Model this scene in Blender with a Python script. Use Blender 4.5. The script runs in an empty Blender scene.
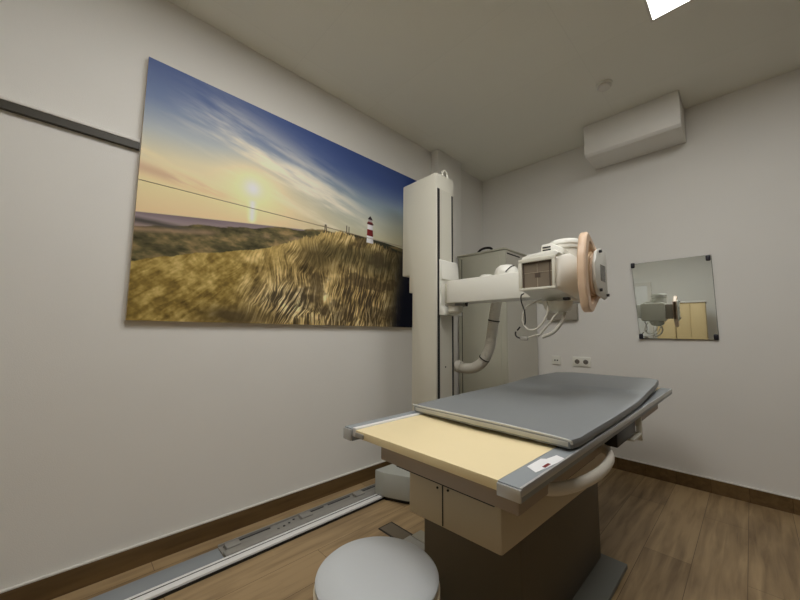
import bpy, bmesh, math, random
import numpy as np
from mathutils import Vector, Matrix
C = bpy.context.scene.collection
PI = math.pi
H = 2.868                       # ceiling height

# ---------------------------------------------------------------- camera
cam = bpy.data.cameras.new('camera'); cam_o = bpy.data.objects.new('camera', cam); C.objects.link(cam_o)
cam.sensor_fit = 'HORIZONTAL'; cam.sensor_width = 36.0; cam.lens = 338.861 * 36.0 / 800.0
cam.clip_start = 0.02; cam.clip_end = 60
R_ = Vector((0.69634908, 0.71763915, 0.00959219)); U_ = Vector((0.0624941, -0.07394363, 0.99530238)); F_ = Vector((-0.71497723, 0.69247844, 0.09633879))
M = Matrix((R_, U_, -F_)).transposed().to_4x4(); M.translation = Vector((2.0745, -3.3355, 1.1))
cam_o.matrix_world = M
bpy.context.scene.camera = cam_o
# ---------------------------------------------------------------- world, exposure
W = bpy.data.worlds.new('world'); bpy.context.scene.world = W; W.use_nodes = True
W.node_tree.nodes['Background'].inputs[0].default_value = (0.9, 0.95, 1, 1); W.node_tree.nodes['Background'].inputs[1].default_value = 0.1
vs = bpy.context.scene.view_settings
vs.view_transform = 'Standard'; vs.look = 'None'; vs.gamma = 1.0; vs.use_curve_mapping = False; vs.exposure = 0.28
PANELS = [(2.10, -1.73, 6.0), (1.30, -2.76, 8.4)]      # ceiling light panels: x, y, emission strength; second one unseen, added for its light
LIGHT_COL = (1.0, 0.985, 0.965)

# ---------------------------------------------------------------- helpers
def srgb(r, g, b):
    f = lambda c: (c / 255 / 12.92) if c / 255 <= 0.04045 else ((c / 255 + 0.055) / 1.055) ** 2.4
    return (f(r), f(g), f(b), 1)
MATS = {}
def mat(name, col, rough=0.5, metal=0.0, spec=0.5, bump=0.0, bscale=60, var=0.0, vscale=6):
    if name in MATS: return MATS[name]
    m = bpy.data.materials.new(name); m.use_nodes = True; nt = m.node_tree; b = nt.nodes['Principled BSDF']
    b.inputs['Base Color'].default_value = col; b.inputs['Roughness'].default_value = rough
    b.inputs['Metallic'].default_value = metal; b.inputs['Specular IOR Level'].default_value = spec
    tc = nt.nodes.new('ShaderNodeTexCoord')
    if var > 0:
        n = nt.nodes.new('ShaderNodeTexNoise'); n.inputs['Scale'].default_value = vscale; n.inputs['Detail'].default_value = 5
        nt.links.new(tc.outputs['Object'], n.inputs['Vector'])
        mx = nt.nodes.new('ShaderNodeMix'); mx.data_type = 'RGBA'
        mx.inputs[6].default_value = tuple(c * (1 - var) for c in col[:3]) + (1,); mx.inputs[7].default_value = tuple(min(1, c * (1 + var)) for c in col[:3]) + (1,)
        nt.links.new(n.outputs['Fac'], mx.inputs[0]); nt.links.new(mx.outputs[2], b.inputs['Base Color'])
    if bump > 0:
        n2 = nt.nodes.new('ShaderNodeTexNoise'); n2.inputs['Scale'].default_value = bscale; n2.inputs['Detail'].default_value = 4
        nt.links.new(tc.outputs['Object'], n2.inputs['Vector'])
        bp = nt.nodes.new('ShaderNodeBump'); bp.inputs['Strength'].default_value = bump; bp.inputs['Distance'].default_value = 0.002
        nt.links.new(n2.outputs['Fac'], bp.inputs['Height']); nt.links.new(bp.outputs[0], b.inputs['Normal'])
    MATS[name] = m; return m

def smooth_by_angle(me, ang=40):
    for p in me.polygons: p.use_smooth = True
    try: me.set_sharp_from_angle(angle=math.radians(ang))
    except Exception: pass
def worldloc(o):
    v = Vector((0, 0, 0))
    while o: v += o.location; o = o.parent
    return v
def obj(name, bm, m, parent=None, label=None, smooth=True):
    """links a bmesh given in world coordinates as one mesh object (under its parent)"""
    if parent: base = worldloc(parent)
    else:
        lo = Vector([min(v.co[i] for v in bm.verts) for i in range(3)]); hi = Vector([max(v.co[i] for v in bm.verts) for i in range(3)])
        base = Vector(((lo.x + hi.x) / 2, (lo.y + hi.y) / 2, lo.z))
    bmesh.ops.recalc_face_normals(bm, faces=bm.faces)
    for v in bm.verts: v.co -= base
    me = bpy.data.meshes.new(name); bm.to_mesh(me); bm.free()
    for mm in (m if isinstance(m, (list, tuple)) else [m]): me.materials.append(mm)
    if smooth: smooth_by_angle(me)
    o = bpy.data.objects.new(name, me); C.objects.link(o)
    if parent: o.parent = parent
    else: o.location = base
    if label: o['label'] = label
    return o
def tag(o, label, cat, group=None, kind=None):
    o['label'] = label; o['category'] = cat
    if group: o['group'] = group
    if kind: o['kind'] = kind
    return o
def thing(name, loc, label, cat, group=None):
    o = bpy.data.objects.new(name, None); C.objects.link(o); o.location = loc; o.empty_display_size = 0.1
    return tag(o, label, cat, group)
def struct(name, bm, m, parent=None, label=None):
    o = obj(name, bm, m, parent)
    if not parent: o['kind'] = 'structure'
    if label: o['label'] = label
    return o
def B(): return bmesh.new()
def add_poly(bm, verts, faces):
    vs_ = [bm.verts.new(v) for v in verts]
    for f in faces: bm.faces.new([vs_[i] for i in f])
    return vs_
def bx(x0, x1, y0, y1, z0, z1, bev=0.0, seg=2, bm=None):
    bm = bm or B(); t = B()
    add_poly(t, [(x0,y0,z0),(x1,y0,z0),(x1,y1,z0),(x0,y1,z0),(x0,y0,z1),(x1,y0,z1),(x1,y1,z1),(x0,y1,z1)],
             [(0,3,2,1),(4,5,6,7),(0,1,5,4),(1,2,6,5),(2,3,7,6),(3,0,4,7)])
    if bev > 0: bmesh.ops.bevel(t, geom=list(t.edges), offset=bev, segments=seg, profile=0.5, affect='EDGES')
    merge(bm, t); return bm
def merge(bm, t, mi=None):
    me = bpy.data.meshes.new('tmp')
    if mi is not None:
        for f in t.faces: f.material_index = mi
    t.to_mesh(me); t.free(); bm.from_mesh(me); bpy.data.meshes.remove(me)
def prism(pts, axis, a, b, bev=0.0, seg=2, bm=None):
    """extrude a 2D outline along axis; pts are the other two coordinates in order"""
    bm = bm or B(); t = B()
    def P(p, s):
        return {'x': (s, p[0], p[1]), 'y': (p[0], s, p[1]), 'z': (p[0], p[1], s)}[axis]
    n = len(pts)
    lo = [t.verts.new(P(p, a)) for p in pts]; hi = [t.verts.new(P(p, b)) for p in pts]
    t.faces.new(lo[::-1]); t.faces.new(hi)
    for i in range(n): t.faces.new((lo[i], lo[(i+1) % n], hi[(i+1) % n], hi[i]))
    bmesh.ops.recalc_face_normals(t, faces=t.faces)
    if bev > 0: bmesh.ops.bevel(t, geom=list(t.edges), offset=bev, segments=seg, profile=0.5, affect='EDGES')
    merge(bm, t); return bm
def lathe(prof, c, axis='z', n=40, bm=None):
    """prof: (radius, height) list, revolved about axis through c"""
    bm = bm or B(); rings = []
    c = Vector(c)
    for r, h in prof:
        ring = []
        if r < 1e-6:
            v = {'z': (0,0,h), 'y': (0,h,0), 'x': (h,0,0)}[axis]; ring = [bm.verts.new(c + Vector(v))]
        else:
            for k in range(n):
                a = 2 * PI * k / n; ca, sa = r * math.cos(a), r * math.sin(a)
                v = {'z': (ca, sa, h), 'y': (ca, h, sa), 'x': (h, ca, sa)}[axis]; ring.append(bm.verts.new(c + Vector(v)))
        rings.append(ring)
    for a, b in zip(rings[:-1], rings[1:]):
        if len(a) == 1 and len(b) == 1: continue
        if len(a) == 1:
            for k in range(n): bm.faces.new((a[0], b[k], b[(k+1) % n]))
        elif len(b) == 1:
            for k in range(n): bm.faces.new((a[k], a[(k+1) % n], b[0]))
        else:
            for k in range(n): bm.faces.new((a[k], a[(k+1) % n], b[(k+1) % n], b[k]))
    if len(rings[0]) > 1: bm.faces.new(rings[0][::-1])
    if len(rings[-1]) > 1: bm.faces.new(rings[-1])
    return bm
def catmull(pts, n=10):
    pts = [Vector(p) for p in pts]; P = [pts[0] * 2 - pts[1]] + pts + [pts[-1] * 2 - pts[-2]]; out = []
    for i in range(1, len(P) - 2):
        p0, p1, p2, p3 = P[i-1:i+3]
        for k in range(n):
            t = k / n
            out.append(0.5 * ((2*p1) + (p2-p0)*t + (2*p0-5*p1+4*p2-p3)*t*t + (3*p1-p0-3*p2+p3)*t*t*t))
    out.append(pts[-1]); return out
def tube(pts, r, n=12, bm=None, sub=8, rf=None, flat=1.0):
    bm = bm or B(); path = catmull(pts, sub) if sub > 1 else [Vector(p) for p in pts]
    up = Vector((0, 0, 1)); rings = []; prev = None
    for i, p in enumerate(path):
        d = (path[min(i+1, len(path)-1)] - path[max(i-1, 0)]).normalized()
        if prev is None:
            a = d.cross(up)
            if a.length < 1e-3: a = d.cross(Vector((1, 0, 0)))
        else: a = prev - d * prev.dot(d)
        a.normalize(); prev = a; b = d.cross(a)
        rr = rf(i) if rf else r
        rings.append([bm.verts.new(p + a * rr * math.cos(2*PI*k/n) + b * rr * flat * math.sin(2*PI*k/n)) for k in range(n)])
    for a, b in zip(rings[:-1], rings[1:]):
        for k in range(n): bm.faces.new((a[k], a[(k+1) % n], b[(k+1) % n], b[k]))
    bm.faces.new(rings[0][::-1]); bm.faces.new(rings[-1]); return bm

# ---------------------------------------------------------------- materials
WALL = mat('wall_paint', srgb(238, 236, 230), 0.85, spec=0.2, bump=0.35, bscale=260, var=0.025, vscale=3)
TRIMW = mat('white_trim', srgb(225, 222, 214), 0.6)
ENAM = mat('enamel_cream_white', srgb(222, 219, 204), 0.35, var=0.02)
ENAM2 = mat('enamel_warm_grey', srgb(196, 192, 176), 0.42, var=0.02)
PLAST = mat('plastic_white', srgb(237, 236, 226), 0.32)
CABG = mat('cabinet_grey', srgb(190, 188, 170), 0.5, var=0.02)
TABLEG = mat('table_base_greige', srgb(206, 194, 168), 0.5, var=0.03)
PEDG = mat('pedestal_olive_grey', srgb(100, 92, 76), 0.55, var=0.04)
TAUPE = mat('subframe_taupe', srgb(168, 154, 138), 0.5)
RAILG = mat('rail_grey', srgb(150, 156, 160), 0.45)
ALU = mat('brushed_aluminium', srgb(205, 206, 205), 0.35, metal=0.6)
CREAM = mat('tabletop_cream', srgb(250, 232, 186), 0.4, spec=0.4, var=0.015)
MATT = mat('mattress_grey_vinyl', srgb(134, 138, 140), 0.42, bump=0.3, bscale=120, var=0.03)
MATE = mat('mattress_pale_edge', srgb(205, 205, 198), 0.4)
BLACK = mat('black_plastic', srgb(18, 17, 18), 0.4)
NAVY = mat('dark_navy_plastic', srgb(22, 20, 34), 0.35)
DARK = mat('dark_recess', srgb(40, 36, 32), 0.7)
BEIGE = mat('beige_handle_plastic', srgb(228, 198, 168), 0.4, var=0.02)
BEIGE2 = mat('beige_panel_plastic', srgb(212, 180, 140), 0.45)
STEEL = mat('galvanised_steel', srgb(168, 166, 160), 0.42, metal=0.35, var=0.10, vscale=30)
STOOL = mat('stool_vinyl', srgb(198, 202, 204), 0.45, bump=0.2, bscale=150)
STOOLR = mat('stool_rim', srgb(232, 222, 200), 0.5)
CHROME = mat('chrome', srgb(200, 200, 200), 0.15, metal=1.0)
CABLEW = mat('cable_white', srgb(214, 210, 198), 0.5)
PAPER = mat('paper_sticker', srgb(240, 240, 240), 0.6)
RED = mat('red_mark', srgb(120, 40, 40), 0.6)
GREYPL = mat('grey_base_plate', srgb(120, 122, 116), 0.55)
TAN = mat('tan_cupboard', srgb(214, 190, 140), 0.5)
WBOX = mat('wall_box_grey', srgb(165, 158, 144), 0.6)

def wood_floor(name, base1, base2, plankdir='Y', rough=0.42, bw=1.25):
    m = bpy.data.materials.new(name); m.use_nodes = True; nt = m.node_tree; L = nt.links; b = nt.nodes['Principled BSDF']
    tc = nt.nodes.new('ShaderNodeTexCoord'); mp = nt.nodes.new('ShaderNodeMapping')
    L.new(tc.outputs['Object'], mp.inputs[0])
    mp.inputs['Rotation'].default_value = (0, 0, PI / 2 if plankdir == 'Y' else 0)
    br = nt.nodes.new('ShaderNodeTexBrick'); L.new(mp.outputs[0], br.inputs['Vector'])
    br.inputs['Scale'].default_value = 1.0; br.inputs['Brick Width'].default_value = bw; br.inputs['Row Height'].default_value = 0.19
    br.inputs['Mortar Size'].default_value = 0.0012; br.inputs['Color1'].default_value = (0, 0, 0, 1); br.inputs['Color2'].default_value = (1, 1, 1, 1)
    br.inputs['Mortar'].default_value = (0.2, 0.2, 0.2, 1); br.inputs['Bias'].default_value = 0.0
    mp2 = nt.nodes.new('ShaderNodeMapping'); mp2.inputs['Scale'].default_value = (1.6, 18, 18); L.new(mp.outputs[0], mp2.inputs[0])
    n1 = nt.nodes.new('ShaderNodeTexNoise'); n1.inputs['Scale'].default_value = 1.6; n1.inputs['Detail'].default_value = 8; n1.inputs['Distortion'].default_value = 0.6
    L.new(mp2.outputs[0], n1.inputs['Vector'])
    n2 = nt.nodes.new('ShaderNodeTexNoise'); n2.inputs['Scale'].default_value = 2.2; n2.inputs['Detail'].default_value = 4; L.new(mp.outputs[0], n2.inputs['Vector'])
    a1 = nt.nodes.new('ShaderNodeMath'); a1.operation = 'MULTIPLY_ADD'; L.new(br.outputs['Color'], a1.inputs[0]); a1.inputs[1].default_value = 0.22; L.new(n1.outputs['Fac'], a1.inputs[2])
    a2 = nt.nodes.new('ShaderNodeMath'); a2.operation = 'MULTIPLY_ADD'; L.new(n2.outputs['Fac'], a2.inputs[0]); a2.inputs[1].default_value = 0.5; L.new(a1.outputs[0], a2.inputs[2])
    cr = nt.nodes.new('ShaderNodeValToRGB'); cr.color_ramp.elements[0].position = 0.5; cr.color_ramp.elements[0].color = base1
    cr.color_ramp.elements[1].position = 1.1; cr.color_ramp.elements[1].color = base2; L.new(a2.outputs[0], cr.inputs[0])
    mx = nt.nodes.new('ShaderNodeMix'); mx.data_type = 'RGBA'; L.new(br.outputs['Fac'], mx.inputs[0]); L.new(cr.outputs[0], mx.inputs[6])
    mx.inputs[7].default_value = tuple(c * 0.75 for c in base1[:3]) + (1,)
    L.new(mx.outputs[2], b.inputs['Base Color']); b.inputs['Roughness'].default_value = rough; b.inputs['Specular IOR Level'].default_value = 0.35
    bp = nt.nodes.new('ShaderNodeBump'); bp.inputs['Strength'].default_value = 0.15; bp.inputs['Distance'].default_value = 0.002
    L.new(n1.outputs['Fac'], bp.inputs['Height']); L.new(bp.outputs[0], b.inputs['Normal'])
    return m
FLOOR = wood_floor('laminate_floor', srgb(112, 90, 62), srgb(176, 150, 112))
BASEW = wood_floor('baseboard_wood', srgb(84, 64, 38), srgb(118, 94, 60), bw=9.0)

def ceiling_mat():
    m = bpy.data.materials.new('ceiling_panels'); m.use_nodes = True; nt = m.node_tree; L = nt.links; b = nt.nodes['Principled BSDF']
    b.inputs['Roughness'].default_value = 0.9; b.inputs['Specular IOR Level'].default_value = 0.1
    tc = nt.nodes.new('ShaderNodeTexCoord'); mp = nt.nodes.new('ShaderNodeMapping'); L.new(tc.outputs['Object'], mp.inputs[0])
    mp.inputs['Location'].default_value = (0.0, 0.03, 0)
    br = nt.nodes.new('ShaderNodeTexBrick'); L.new(mp.outputs[0], br.inputs['Vector']); br.offset = 0.0
    br.inputs['Scale'].default_value = 1; br.inputs['Brick Width'].default_value = 1.25; br.inputs['Row Height'].default_value = 0.625; br.inputs['Mortar Size'].default_value = 0.002
    br.inputs['Color1'].default_value = srgb(243, 242, 232); br.inputs['Color2'].default_value = srgb(241, 240, 230); br.inputs['Mortar'].default_value = srgb(237, 236, 226)
    n = nt.nodes.new('ShaderNodeTexNoise'); n.inputs['Scale'].default_value = 180; n.inputs['Detail'].default_value = 3; L.new(tc.outputs['Object'], n.inputs['Vector'])
    bp = nt.nodes.new('ShaderNodeBump'); bp.inputs['Strength'].default_value = 0.3; bp.inputs['Distance'].default_value = 0.002
    L.new(n.outputs['Fac'], bp.inputs['Height']); L.new(bp.outputs[0], b.inputs['Normal']); L.new(br.outputs['Color'], b.inputs['Base Color'])
    return m
CEIL = ceiling_mat()
def emis(name, col, st):
    m = bpy.data.materials.new(name); m.use_nodes = True; nt = m.node_tree; nt.nodes.clear()
    o = nt.nodes.new('ShaderNodeOutputMaterial'); e = nt.nodes.new('ShaderNodeEmission'); e.inputs[0].default_value = tuple(col) + (1,); e.inputs[1].default_value = st
    nt.links.new(e.outputs[0], o.inputs[0]); return m

# ---------------------------------------------------------------- room shell
XE, YS = 2.85, -4.7
struct('floor', bx(-0.1, XE + .1, YS - .1, 0.1, -0.1, 0), FLOOR)
struct('ceiling', bx(-0.1, XE + .1, YS - .1, 0.1, H, H + .1), CEIL)
struct('wall_left', bx(-0.1, 0, YS - .1, 0.1, 0, H), WALL)
struct('wall_back', bx(0, XE, 0, 0.1, 0, H), WALL)
struct('wall_right', bx(XE, XE + .1, YS - .1, 0.1, 0, H), mat('bounce_cut_wall', srgb(96, 88, 76), 0.7))  # unseen wall, colour darkened to cut bounce light on the right
struct('wall_front', bx(0, XE, YS - .1, YS, 0, H), WALL)
def baseboard(name, x0, x1, y0, y1, lip):
    o = struct(name, bx(x0, x1, y0, y1, 0, 0.093), BASEW)
    obj('lip', bx(*lip, 0.093, 0.0985), TRIMW, o, label='thin white top strip')
baseboard('baseboard_left', 0, 0.014, YS, 0, (0, 0.015, YS, 0))
baseboard('baseboard_back', 0.014, XE, -0.014, 0, (0.015, XE, -0.015, 0))
# a shallow boxed-in shaft on the left wall near the corner
struct('trim_1', bx(0, 0.085, -0.92, -0.545, 0.0985, H, 0.003), WALL)
# cable rail along the left wall; dark colour stands for its shaded underside
t1 = struct('trim_2', bx(0, 0.022, YS, -3.155, 1.992, 2.026), mat('rail_shaded_underside', srgb(66, 62, 52), 0.5))
obj('cap', bx(0, 0.026, YS, -3.155, 2.026, 2.040, 0.002), TRIMW, t1, label='white upper edge of the rail')
# boxed duct at the top of the back wall
struct('trim_3', prism([(-0.31, H), (-0.31, 2.615), (-0.29, 2.595), (0, 2.595), (0, H)], 'x', 1.185, 1.82, 0.004), WALL)
# door in the front wall (behind the photographer)
d = struct('door_1', bx(0.28, 0.98, YS, YS + .05, 0, 2.05, 0.004), mat('door_white', srgb(226, 226, 222), 0.4))
obj('frame', prism([(0.22, 0), (0.22, 2.11), (1.04, 2.11), (1.04, 0), (0.98, 0), (0.98, 2.05), (0.28, 2.05), (0.28, 0)], 'y', YS, YS + .06), TRIMW, d)
obj('door_handle', tube([(0.92, YS + .05, 1.05), (0.92, YS + .10, 1.05), (0.82, YS + .105, 1.05)], 0.009, sub=3), CHROME, d)

# ---------------------------------------------------------------- ceiling lights
for i, (lx, ly, st) in enumerate(PANELS):
    lab = ['glowing rectangular ceiling light panel above the table, at the top of the view', 'second rectangular ceiling light panel, added out of view to light the left side'][i]
    t = thing('ceiling_light', (lx, ly, H - .012), lab, 'ceiling light', 'ceiling light panels')
    s, q_ = 0.31, 0.62
    fr = B()
    for a in [(lx - s, lx + s, ly - q_, ly - q_ + .012), (lx - s, lx + s, ly + q_ - .012, ly + q_), (lx - s, lx - s + .012, ly - q_ + .012, ly + q_ - .012), (lx + s - .012, lx + s, ly - q_ + .012, ly + q_ - .012)]:
        bx(*a, H - .012, H - .0005, bm=fr)
    obj('frame', fr, TRIMW, t)
    obj('diffuser', bx(lx - s + .012, lx + s - .012, ly - q_ + .012, ly + q_ - .012, H - .009, H - .001), emis('panel_glow_%d' % i, LIGHT_COL, st), t, label='glowing white diffuser')

# ---------------------------------------------------------------- smoke detector
t = thing('smoke_detector', (1.46, -0.745, H), 'small round white smoke detector on the ceiling beside the boxed duct', 'smoke detector')
obj('base', lathe([(0.052, 0), (0.052, -0.010), (0.049, -0.012), (0, -0.012)], (1.46, -0.745, H - .0005)), PLAST, t)
obj('cap', lathe([(0.042, -0.0125), (0.044, -0.022), (0.036, -0.032), (0, -0.035)], (1.46, -0.745, H)), TRIMW, t)

# ---------------------------------------------------------------- picture on the left wall (numpy-painted vertex colours on a fine grid)
GAIN = 1.55
def vnoise(X, Y, seed):
    rs = np.random.RandomState(seed); G = rs.rand(256, 256)
    xi = np.floor(X).astype(int); yi = np.floor(Y).astype(int); fx = X - xi; fy = Y - yi
    fx = fx*fx*(3-2*fx); fy = fy*fy*(3-2*fy)
    g = lambda a, b: G[a % 256, b % 256]
    return (g(xi, yi)*(1-fx) + g(xi+1, yi)*fx)*(1-fy) + (g(xi, yi+1)*(1-fx) + g(xi+1, yi+1)*fx)*fy
def fbm(X, Y, seed, o=5):
    s = 0; a = 0.5; tot = 0
    for k in range(o): s = s + a*vnoise(X*2**k + 7.3*k, Y*2**k + 3.1*k, seed + k); tot += a; a *= 0.55
    return s / tot
def ss(a, b, x):
    t = np.clip((x - a) / (b - a), 0, 1); return t*t*(3-2*t)
def ramp(x, stops):
    xs = [s[0] for s in stops]; return np.stack([np.interp(x, xs, [s[1][k] for s in stops]) for k in range(3)], -1).astype(float)
def painting(u, v):
    """u 0..1 left to right, v 0..1 bottom to top -> display RGB 0..255"""
    w = 1.53
    mix = lambda a, b, m: a*(1-m[..., None]) + np.array(b, float)*m[..., None] if not isinstance(b, np.ndarray) or b.ndim == 1 else a*(1-m[..., None]) + b*m[..., None]
    # sky
    hz = 0.394 + 0.19*u - 0.02*u*u
    s = (v - hz) / (1 - hz)
    sky = ramp(s, [(0, (206, 182, 142)), (0.18, (214, 194, 150)), (0.38, (200, 190, 160)), (0.55, (160, 166, 168)), (0.75, (108, 122, 150)), (1, (84, 98, 136))])
    skyR = ramp(s, [(0, (176, 172, 146)), (0.2, (160, 164, 152)), (0.4, (128, 142, 150)), (0.6, (96, 112, 140)), (0.8, (66, 82, 124)), (1, (50, 66, 112))])
    sky = mix(sky, skyR, ss(0.28, 0.70, u))
    sky = mix(sky, (58, 76, 126), ss(0.62, 1.05, s + 0.25*u)*ss(-0.1, 0.5, u)*0.75)
    # streaky clouds falling to the right
    a = -0.34; xr = u*w*math.cos(a) + v*math.sin(a)*-1; yr = u*w*math.sin(a)*-1*-1*-1 + v*math.cos(a)
    c = fbm(u*w*2.2 + v*1.0, (v + 0.30*u)*13, 11); c2 = fbm(u*w*5 + v*2, (v + 0.30*u)*26, 21)
    band = np.exp(-((v - (0.86 - 0.40*u)) / 0.15)**2)*ss(0.02, 0.2, u)*ss(0.85, 0.5, u)
    sky = mix(sky, (214, 206, 188), np.clip(ss(0.36, 0.66, c*0.6 + c2*0.4)*band*1.15, 0, 1))
    band2 = np.exp(-((v - (0.70 - 0.22*u)) / 0.09)**2)
    sky = mix(sky, (226, 206, 164), np.clip(ss(0.45, 0.75, c*0.6 + c2*0.4)*band2*0.8*ss(0.6, 0.3, u), 0, 1))
    sky = mix(sky, (178, 142, 118), np.clip(np.exp(-((v - (0.565 - 0.12*u)) / 0.022)**2)*ss(0.4, 0.02, u)*0.6*ss(0.3, 0.6, c2), 0, 1))
    # sun glow
    r = np.hypot((u - 0.270)*w, v - 0.607)
    sky = mix(sky, (244, 218, 160), 0.7*np.exp(-(r/0.13)**2)); sky = mix(sky, (255, 244, 205), np.exp(-(r/0.040)**2))
    sky = mix(sky, (255, 246, 200), 1.0*np.exp(-((u - 0.272)*w/0.014)**2)*ss(0.44, 0.47, v)*ss(0.56, 0.54, v))
    img = sky
    # sea and beach
    sea = ramp(s, [(-0.12, (150, 132, 120)), (-0.03, (128, 114, 118)), (0, (112, 100, 104))])
    sea = sea + (fbm(u*6, v*60, 31)[..., None] - 0.5)*26
    img = mix(img, sea, ss(0.0015, -0.0015, v - hz)*ss(0.60, 0.55, u)); img = mix(img, (52, 52, 42), ss(0.0015, -0.0015, v - np.interp(u, [0.6, 0.8, 1], [0.515, 0.512, 0.49]))*ss(0.60, 0.62, u))
    # heather band of dark dunes
    n = fbm(u*14, v*30, 41); n2 = fbm(u*60, v*60, 43, 3)
    top = np.interp(u, [0, 0.12, 0.25, 0.4, 0.55, 1], [0.345, 0.385, 0.425, 0.468, 0.50, 0.50]) + (n - 0.5)*0.035
    heath = ramp(n*0.7 + n2*0.3, [(0.25, (44, 42, 28)), (0.5, (84, 78, 52)), (0.68, (132, 112, 76)), (0.8, (150, 126, 92))])
    gap = np.exp(-((v - np.interp(u, [0, .3, .6], [.33, .40, .44]))/0.012)**2)*ss(0.3, 0.6, fbm(u*9, v*3, 47))
    heath = mix(heath, (150, 124, 100), gap*0.7)
    img = mix(img, heath, ss(0.002, -0.004, v - top))
    isl = np.exp(-((v - 0.36 - .01*n)/0.010)**2)*ss(0.16, 0.05, u); img = mix(img, (70, 66, 62), isl)
    # golden grass dune
    rid = np.interp(u, [0, 0.1, 0.2, 0.32, 0.42, 0.52, 0.60, 0.68, 0.74, 0.82, 0.90, 1.0], [0.215, 0.26, 0.295, 0.345, 0.42, 0.485, 0.515, 0.51, 0.495, 0.485, 0.47, 0.45])
    rid = rid + (fbm(u*40, u*0 + 1.3, 51) - 0.5)*0.02 + (vnoise(u*420, v*18, 53) - 0.5)*0.022*ss(0.3, 0.5, u)
    # right-hand ground ridge behind the dune
    far = np.interp(u, [0.6, 0.75, 0.86, 1], [0.515, 0.512, 0.485, 0.46])
    img = mix(img, (50, 50, 40), ss(0.001, -0.002, v - far)*ss(0.62, 0.64, u))
    dd = rid - v
    wx = (fbm(u*9, v*9, 58, 4) - 0.5)*0.035; wy = (fbm(u*9 + 5, v*9, 59, 4) - 0.5)*0.035
    def blades(deg, across, along, seed):
        t = math.radians(deg); X = u*w + wx; Y = v + wy
        A = X*math.cos(t) + Y*math.sin(t); Cc = -X*math.sin(t) + Y*math.cos(t)
        return vnoise(Cc*across + 50, A*along + 50, seed)*0.6 + vnoise(Cc*across*2.1 + 50, A*along*1.7 + 50, seed + 1)*0.4
    m1 = ss(0.40, 0.60, fbm(u*11, v*9, 68, 3)); m2 = ss(0.42, 0.58, fbm(u*10 + 4, v*8, 69, 3))
    bl = blades(62, 190, 14, 81)*(1 - m1) + blades(98, 180, 13, 84)*m1
    bl = bl*(1 - m2) + blades(76, 190, 15, 87)*m2
    st = np.clip((bl - 0.5)*1.5 + 0.5, 0, 1)
    big = fbm(u*7 + 2, v*7, 64, 4); mid = fbm(u*34, v*28, 65, 4)
    g = st*0.38 + big*0.34 + mid*0.28
    grass = ramp(g, [(0.22, (46, 38, 24)), (0.36, (98, 82, 50)), (0.48, (146, 124, 78)), (0.60, (190, 166, 112)), (0.74, (224, 204, 156))])
    gl = mid*0.5 + fbm(u*90, v*60, 66, 3)*0.25 + blades(38, 90, 16, 90)*0.25
    left = ramp(gl, [(0.26, (84, 68, 34)), (0.42, (122, 102, 50)), (0.56, (158, 136, 76)), (0.72, (196, 174, 116))])
    grass = mix(grass, left, ss(0.42, 0.20, u + 0.2*(big - .5)))
    def dark(m, col=(52, 46, 36), k=0.8):
        nonlocal grass; grass = mix(grass, col, np.clip(m, 0, 1)*k)
    E = lambda cu, cv, ru, rv: np.exp(-(((u - cu)/ru)**2 + ((v - cv)/rv)**2)*1.2)
    wob = 0.6 + 0.9*fbm(u*16, v*16, 71, 3)
    dark(E(0.40, 0.10, 0.11, 0.10)*wob*1.3*ss(.75, .3, st)); dark(E(0.60, 0.385, 0.15, 0.06)*wob, (64, 58, 36), .75); dark(E(0.49, 0.33, .06, .07)*wob, (70, 60, 36), .7)
    dark(E(0.76, 0.38, 0.10, 0.09)*wob, (62, 58, 40), .75); dark(E(0.24, 0.03, 0.10, 0.045)*wob, (60, 50, 32), .8)
    dark(E(0.70, 0.12, 0.12, 0.14)*wob*ss(.70, .35, st)*1.2, (60, 50, 38), .8); dark(E(0.60, 0.04, .2, .05)*wob*ss(.7, .4, st), (58, 48, 34), .7)
    dark(E(0.66, 0.22, .05, .12)*wob*ss(.7, .4, st), (70, 60, 44), .7)
    dark(ss(0.74, 0.92, u)*1.0, (44, 42, 32), .75); dark(ss(0.52, 0.66, fbm(u*12 + 8, v*12, 91, 4))*ss(0.3, 0.5, u)*1.0, (62, 52, 36), .6)
    grass = mix(grass, (236, 214, 160), ss(0.74, 0.86, vnoise((u + 0.8*(v)**2)*300, v*9, 73))*ss(0.16, 0.02, v)*0.6*ss(.36, .5, u))
    grass = mix(grass, (214, 186, 116), ss(0.05, 0.0, np.abs(dd - 0.02))*0.35*ss(0.66, 0.5, u)*ss(0.1, 0.4, u))
    img = mix(img, grass, ss(-0.002, 0.003, dd))
    # dark lower right
    img = mix(img, (13, 16, 30), ss(0.84, 0.93, u + 0.12*(0.25 - v) + 0.03*(st - 0.5))*ss(0.53, 0.44, v))
    img = mix(img, (34, 52, 104), ss(0.88, 0.985, u)*ss(0.50, 0.52, v)*0.75)
    # fence posts on the ridge
    for pu, pv in ((0.520, 0.49), (0.527, 0.49), (0.612, 0.515), (0.622, 0.512)):
        img = mix(img, (56, 48, 40), ss(0.0022, 0.001, np.abs(u - pu - (0.523 - pu)*(v - pv)*12*(pu < .6)))*ss(pv - .01, pv, v)*ss(pv + 0.042, pv + 0.036, v))
    # lighthouse, white and red bands
    cu = 0.722; b0, t0 = 0.488, 0.632; k = np.clip((v - b0)/(t0 - b0), 0, 1); hw = 0.0165 - 0.0055*k
    inside = ss(hw + .0012, hw, np.abs(u - cu))
    col = np.where((((v > 0.530) & (v < 0.568)) | ((v > 0.598) & (v < 0.614)))[..., None], np.array((104, 34, 34.)), np.array((206, 204, 206.)))
    shade_side = np.clip((u - cu)/hw, -1, 1)[..., None]; col = col*(1 - 0.12*shade_side)
    img = mix(img, col, inside*((v > b0) & (v < 0.614)))
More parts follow.
